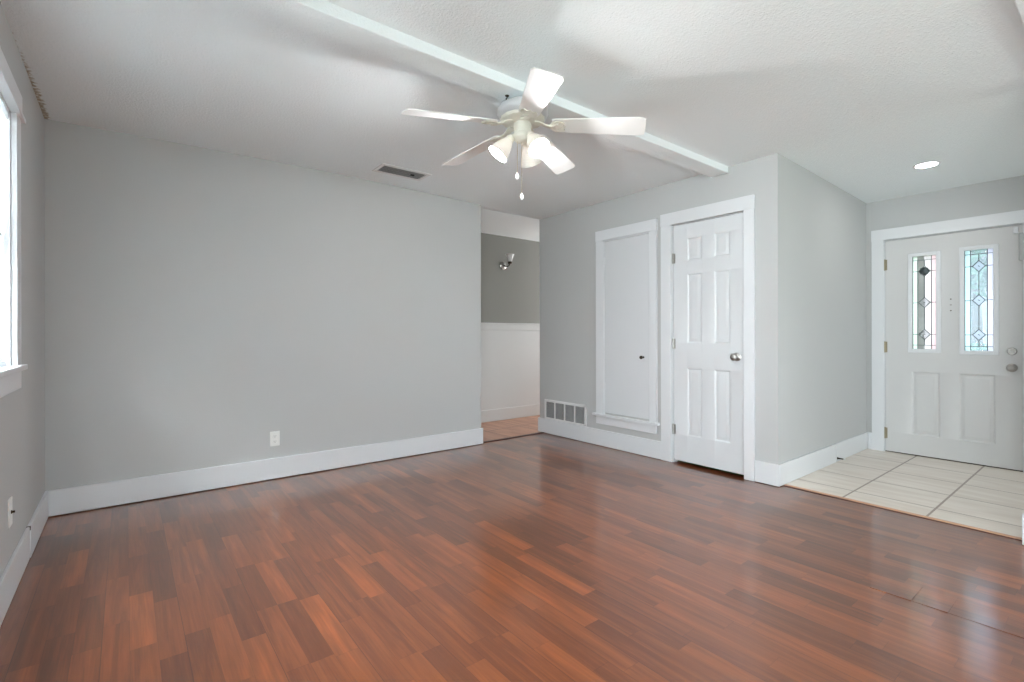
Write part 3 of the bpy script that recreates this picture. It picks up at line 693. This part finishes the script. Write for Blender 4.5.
# recessed light over the entry
rz = zc(4.82, 0.985)
rl = thing('recessed_light', 'lit round recessed downlight in the ceiling above the front door', 'ceiling light', (4.82, 0.985, rz))
MB().lathe([(0.065, -0.002), (0.082, -0.002), (0.084, 0.001), (0.080, 0.003), (0.067, 0.005)], (4.82, 0.985, rz + 0.001), (0, 0, -1), 40, caps=False).build('trim_ring', M['grille'], rl)
MB().lathe([(0.001, 0.0), (0.067, 0.0), (0.065, 0.004), (0.05, 0.0065), (0.001, 0.007)], (4.82, 0.985, rz + 0.001), (0, 0, -1), 40).build('lens', M['led'], rl)

# wall sconce in the hall
sx_, sz_ = 3.885, 2.02
sn = thing('wall_sconce', 'single arm wall sconce with frosted upturned shade on the dark hall wall', 'wall lamp', (sx_, HB, sz_))
MB().lathe([(0.001, -0.001), (0.052, -0.001), (0.052, 0.006), (0.042, 0.014), (0.018, 0.020), (0.001, 0.022)], (sx_, HB, sz_), (0, -1, 0), 28).build('backplate', M['nickel'], sn)
MB().tube([(sx_, HB - 0.02, sz_), (sx_ + 0.01, HB - 0.06, sz_ - 0.02), (sx_ + 0.02, HB - 0.10, sz_ - 0.012), (sx_ + 0.025, HB - 0.115, sz_ + 0.02)], 0.007, 10).lathe([(0.001, 0), (0.024, 0), (0.028, 0.012), (0.026, 0.03), (0.001, 0.03)], (sx_ + 0.025, HB - 0.115, sz_ + 0.012), (0, 0, 1), 20).build('arm', M['bronze'], sn)
MB().lathe([(0.024, 0.0), (0.030, 0.02), (0.036, 0.05), (0.046, 0.080), (0.058, 0.100), (0.055, 0.100), (0.043, 0.080), (0.033, 0.05), (0.027, 0.02), (0.021, 0.003)], (sx_ + 0.025, HB - 0.115, sz_ + 0.036), (0, 0, 1), 28, caps=False).build('lamp_shade', M['sconce_glass'], sn)

# dark hook on the beam
hk = thing('ceiling_hook', 'small dark hook screwed into the ceiling beam next to the fan', 'hook', (1.60, 2.07, 2.389))
MB().lathe([(0.001, -0.001), (0.012, -0.001), (0.010, 0.004), (0.001, 0.005)], (1.60, 2.07, 2.389), (0, 0, -1), 14).build('rose', M['bronze'], hk)
MB().tube([(1.60, 2.07, 2.386), (1.60, 2.07, 2.376), (1.588, 2.062, 2.368), (1.590, 2.064, 2.358), (1.603, 2.07, 2.354), (1.614, 2.078, 2.361)], 0.003, 8).build('bent_hook', M['bronze'], hk)

# ------------------------------------------------------------------ ceiling fan
FX, FY = 1.708, 2.073
fan = thing('ceiling_fan', 'white five blade ceiling fan with three lit glass shades and two pull chains', 'ceiling fan', (FX, FY, 2.389))
O = (FX, FY, 0)
MB().lathe([(0.001, 2.3885), (0.072, 2.3885), (0.088, 2.380), (0.096, 2.366), (0.001, 2.366)], O, n=40).build('canopy', M['fan_housing'], fan)
MB().lathe([(0.001, 2.368), (0.096, 2.368), (0.126, 2.356), (0.140, 2.340), (0.142, 2.322), (0.134, 2.306), (0.118, 2.298), (0.001, 2.298)], O, n=48).build('motor_housing', M['fan_housing'], fan)
MB().lathe([(0.001, 2.300), (0.112, 2.300), (0.122, 2.292), (0.116, 2.280), (0.096, 2.274), (0.070, 2.268), (0.001, 2.268)], O, n=72, scallop=18, sc_amp=0.018).build('flywheel', M['fan_cream'], fan)
MB().lathe([(0.001, 2.270), (0.046, 2.270), (0.050, 2.258), (0.047, 2.215), (0.054, 2.205), (0.054, 2.188), (0.040, 2.172), (0.020, 2.164), (0.008, 2.160), (0.010, 2.152), (0.001, 2.146)], O, n=36).build('switch_housing', M['fan_cream'], fan)
def blade_frame(phi):
    """r outward, t sideways, h up (blade droops a little and is pitched)"""
    er = Vector((math.cos(phi), math.sin(phi), 0)); et = Vector((-math.sin(phi), math.cos(phi), 0))
    def f(r_, t_, h_):
        z_ = 2.242 - (r_ - 0.19) * 0.085 + h_ - t_ * math.tan(R(13))
        p = Vector((FX, FY, 0)) + er * r_ + et * t_; return (p.x, p.y, z_)
    def g_(r_, t_, h_):
        p = Vector((FX, FY, 0)) + er * r_ + et * t_; return (p.x, p.y, h_)
    return f, g_
PH0 = 240.2
for k in range(5):
    phi = R(PH0 + 72 * k); f, g_ = blade_frame(phi)
    # blade outline, broader towards the tip, with a shallow pointed end
    rt_, wt, wr, tip = 0.165, 0.072, 0.052, 0.655
    poly = [(rt_, -wr * 0.85), (rt_ + 0.02, -wr), (0.40, -0.063), (tip - 0.030, -wt), (tip - 0.004, -wt * 0.86), (tip, -wt * 0.30), (tip, wt * 0.30), (tip - 0.004, wt * 0.86), (tip - 0.030, wt), (0.40, 0.063), (rt_ + 0.02, wr), (rt_, wr * 0.85)]
    mb = MB(f); mb.prism(poly, 0, 0.006); bd = mb.build('blade', M['fan_white'], fan, bevel=0.0015)
    # iron: arm from the flywheel then a shield-shaped plate under the blade with a notched end
    mb = MB(f)
    mb.prism([(0.150, -0.014), (0.168, -0.036), (0.195, -0.044), (0.218, -0.040), (0.232, -0.030), (0.222, -0.014), (0.238, 0.0), (0.222, 0.014), (0.232, 0.030), (0.218, 0.040), (0.195, 0.044), (0.168, 0.036), (0.150, 0.014)], -0.006, -0.0005)
    for sx2, sy2 in ((0.195, 0.022), (0.195, -0.022), (0.212, 0.0)): mb.prism([(sx2 + 0.005 * math.cos(q_ * math.pi / 3), sy2 + 0.005 * math.sin(q_ * math.pi / 3)) for q_ in range(6)], -0.009, -0.006)
    mb.f = lambda a, b, c: (a, b, c)
    arm_pts = [g_(0.080, 0, 2.268), g_(0.105, 0, 2.262), g_(0.130, 0, 2.246), g_(0.150, 0, 2.240), g_(0.175, 0, 2.239)]
    rings = []
    for (r_, z_, hw) in ((0.072, 2.268, 0.026), (0.100, 2.264, 0.020), (0.126, 2.250, 0.015), (0.150, 2.241, 0.017), (0.180, 2.238, 0.024)):
        rings.append([g_(r_, -hw, z_ - 0.005), g_(r_, hw, z_ - 0.005), g_(r_, hw, z_ + 0.003), g_(r_, -hw, z_ + 0.003)])
    mb.loft(rings, smooth=False)
    mb.build('blade_iron', M['fan_cream'], bd, bevel=0.001)
# three lamps: azimuth measured from the camera's right, towards away
right_ang = -YAW
for k, az in enumerate((68, 188, 308)):
    th = right_ang + R(az)
    er = Vector((math.cos(th), math.sin(th), 0)); dn = Vector((0, 0, -1))
    tilt = R(38); ax = er * math.sin(tilt) + dn * math.cos(tilt)
    neck = Vector((FX, FY, 2.192)) + er * 0.060
    hold = MB().tube([Vector((FX, FY, 2.200)) + er * 0.04, Vector((FX, FY, 2.202)) + er * 0.058, neck + ax * 0.004], 0.010, 10)
    hold.lathe([(0.001, 0), (0.020, 0.0), (0.024, 0.010), (0.024, 0.024), (0.001, 0.024)], neck, ax, 24)
    ho = hold.build('lamp_holder', M['fan_cream'], fan)
    MB().lathe([(0.0215, 0.018), (0.027, 0.030), (0.037, 0.050), (0.046, 0.075), (0.053, 0.100), (0.060, 0.124), (0.0575, 0.1245), (0.0505, 0.100), (0.0435, 0.075), (0.0345, 0.050), (0.0245, 0.031), (0.019, 0.019)], neck, ax, 36, caps=False).build('lamp_shade', M['shade'], ho)
    MB().lathe([(0.001, 0.026), (0.012, 0.028), (0.014, 0.045), (0.022, 0.062), (0.0285, 0.080), (0.026, 0.096), (0.014, 0.107), (0.001, 0.110)], neck, ax, 24).build('bulb', M['bulb'], ho)
    ld = bpy.data.lights.new('lamp_light', 'POINT'); ld.energy = 9.0; ld.shadow_soft_size = 0.016; ld.color = (0.985, 0.99, 1.0)
    lo = bpy.data.objects.new('lamp_light', ld); C.objects.link(lo); lo.parent = ho; lo.location = neck + ax * 0.117 - ROOT['ceiling_fan']
for (ax_, zend, rr_) in ((R(200), 1.975, 0.030), (R(255), 1.862, 0.016)):
    th = right_ang + ax_; px, py = FX + rr_ * math.cos(th), FY + rr_ * math.sin(th)
    mb = MB(); mb.tube([(px, py, 2.172), (px, py, zend + 0.02)], 0.0013, 6)
    z = zend + 0.02
    while z < 2.172: mb.lathe([(0.0004, -0.0022), (0.0022, 0), (0.0004, 0.0022)], (px, py, z), n=6); z += 0.012
    ch = mb.build('pull_chain', M['chain'], fan)
    MB().lathe([(0.001, zend + 0.022), (0.004, zend + 0.018), (0.0095, zend + 0.004), (0.010, zend - 0.002), (0.006, zend - 0.012), (0.001, zend - 0.016)], (px, py, 0), n=16).build('fob', M['fob'], ch)

# ------------------------------------------------------------------ outside the front door
gr_ = struct(MB().box(-14, 30, -18, 22, -0.30, -0.12).build('ground', M['grass']))
struct(MB().box(XD + 0.16, 16, -1.6, 2.0, -0.125, -0.10).build('front_path', M['concrete']))
def bush(name, x, y, z, r_, n, label, cat, trunk=None):
    rd = random.Random(int(x * 10 + y)); t_ = thing(name, label, cat, (x, y, -0.12))
    mb = MB()
    for i in range(n):
        a, b_ = rd.uniform(0, 2 * math.pi), math.acos(rd.uniform(-0.7, 1)); rr = r_ * rd.uniform(0.5, 1.0)
        c = Vector((x + rr * math.sin(b_) * math.cos(a), y + rr * math.sin(b_) * math.sin(a), z + rr * 0.85 * math.cos(b_)))
        d = Vector((rd.uniform(-1, 1), rd.uniform(-1, 1), rd.uniform(-0.6, 0.6))).normalized(); s = d.orthogonal().normalized(); L_ = rd.uniform(0.09, 0.17) * (1 + r_ * 0.15)
        vs_ = [mb.bm.verts.new(c - d * L_), mb.bm.verts.new(c + s * L_ * 0.45 + Vector((0, 0, 0.02))), mb.bm.verts.new(c + d * L_), mb.bm.verts.new(c - s * L_ * 0.45 + Vector((0, 0, 0.02)))]
        mb.bm.faces.new(vs_)
    mb.build('foliage', M['leaf'], t_)
    tp = z if trunk is None else z
    MB().tube([(x, y, -0.13), (x + 0.05, y, tp * 0.5), (x, y + 0.04, tp)], [0.10, 0.08, 0.05] if trunk else [0.05, 0.04, 0.02], 10).build('trunk', M['bark'], t_)
    return t_
bush('tree', 13.0, 1.9, 2.6, 1.5, 1500, 'green leafy tree seen through the leaded glass of the front door', 'tree', True)
bush('shrub', 10.2, 1.55, 0.45, 0.6, 700, 'low green shrub by the path seen through the leaded glass of the front door', 'shrub')
hs = thing('neighbour_house', 'pale grey house across the street seen through the door glass', 'house', (22, 4.5, -0.12))
MB().box(19.5, 25, 2.2, 11, -0.13, 2.6).build('wall', M['siding'], hs)
MB().loft([[(19.2, 1.9, 2.6), (25.3, 1.9, 2.6), (25.3, 11.3, 2.6), (19.2, 11.3, 2.6)], [(22.0, 3.0, 4.2), (22.5, 3.0, 4.2), (22.5, 10.2, 4.2), (22.0, 10.2, 4.2)]], smooth=False).build('roof', M['roof'], hs)
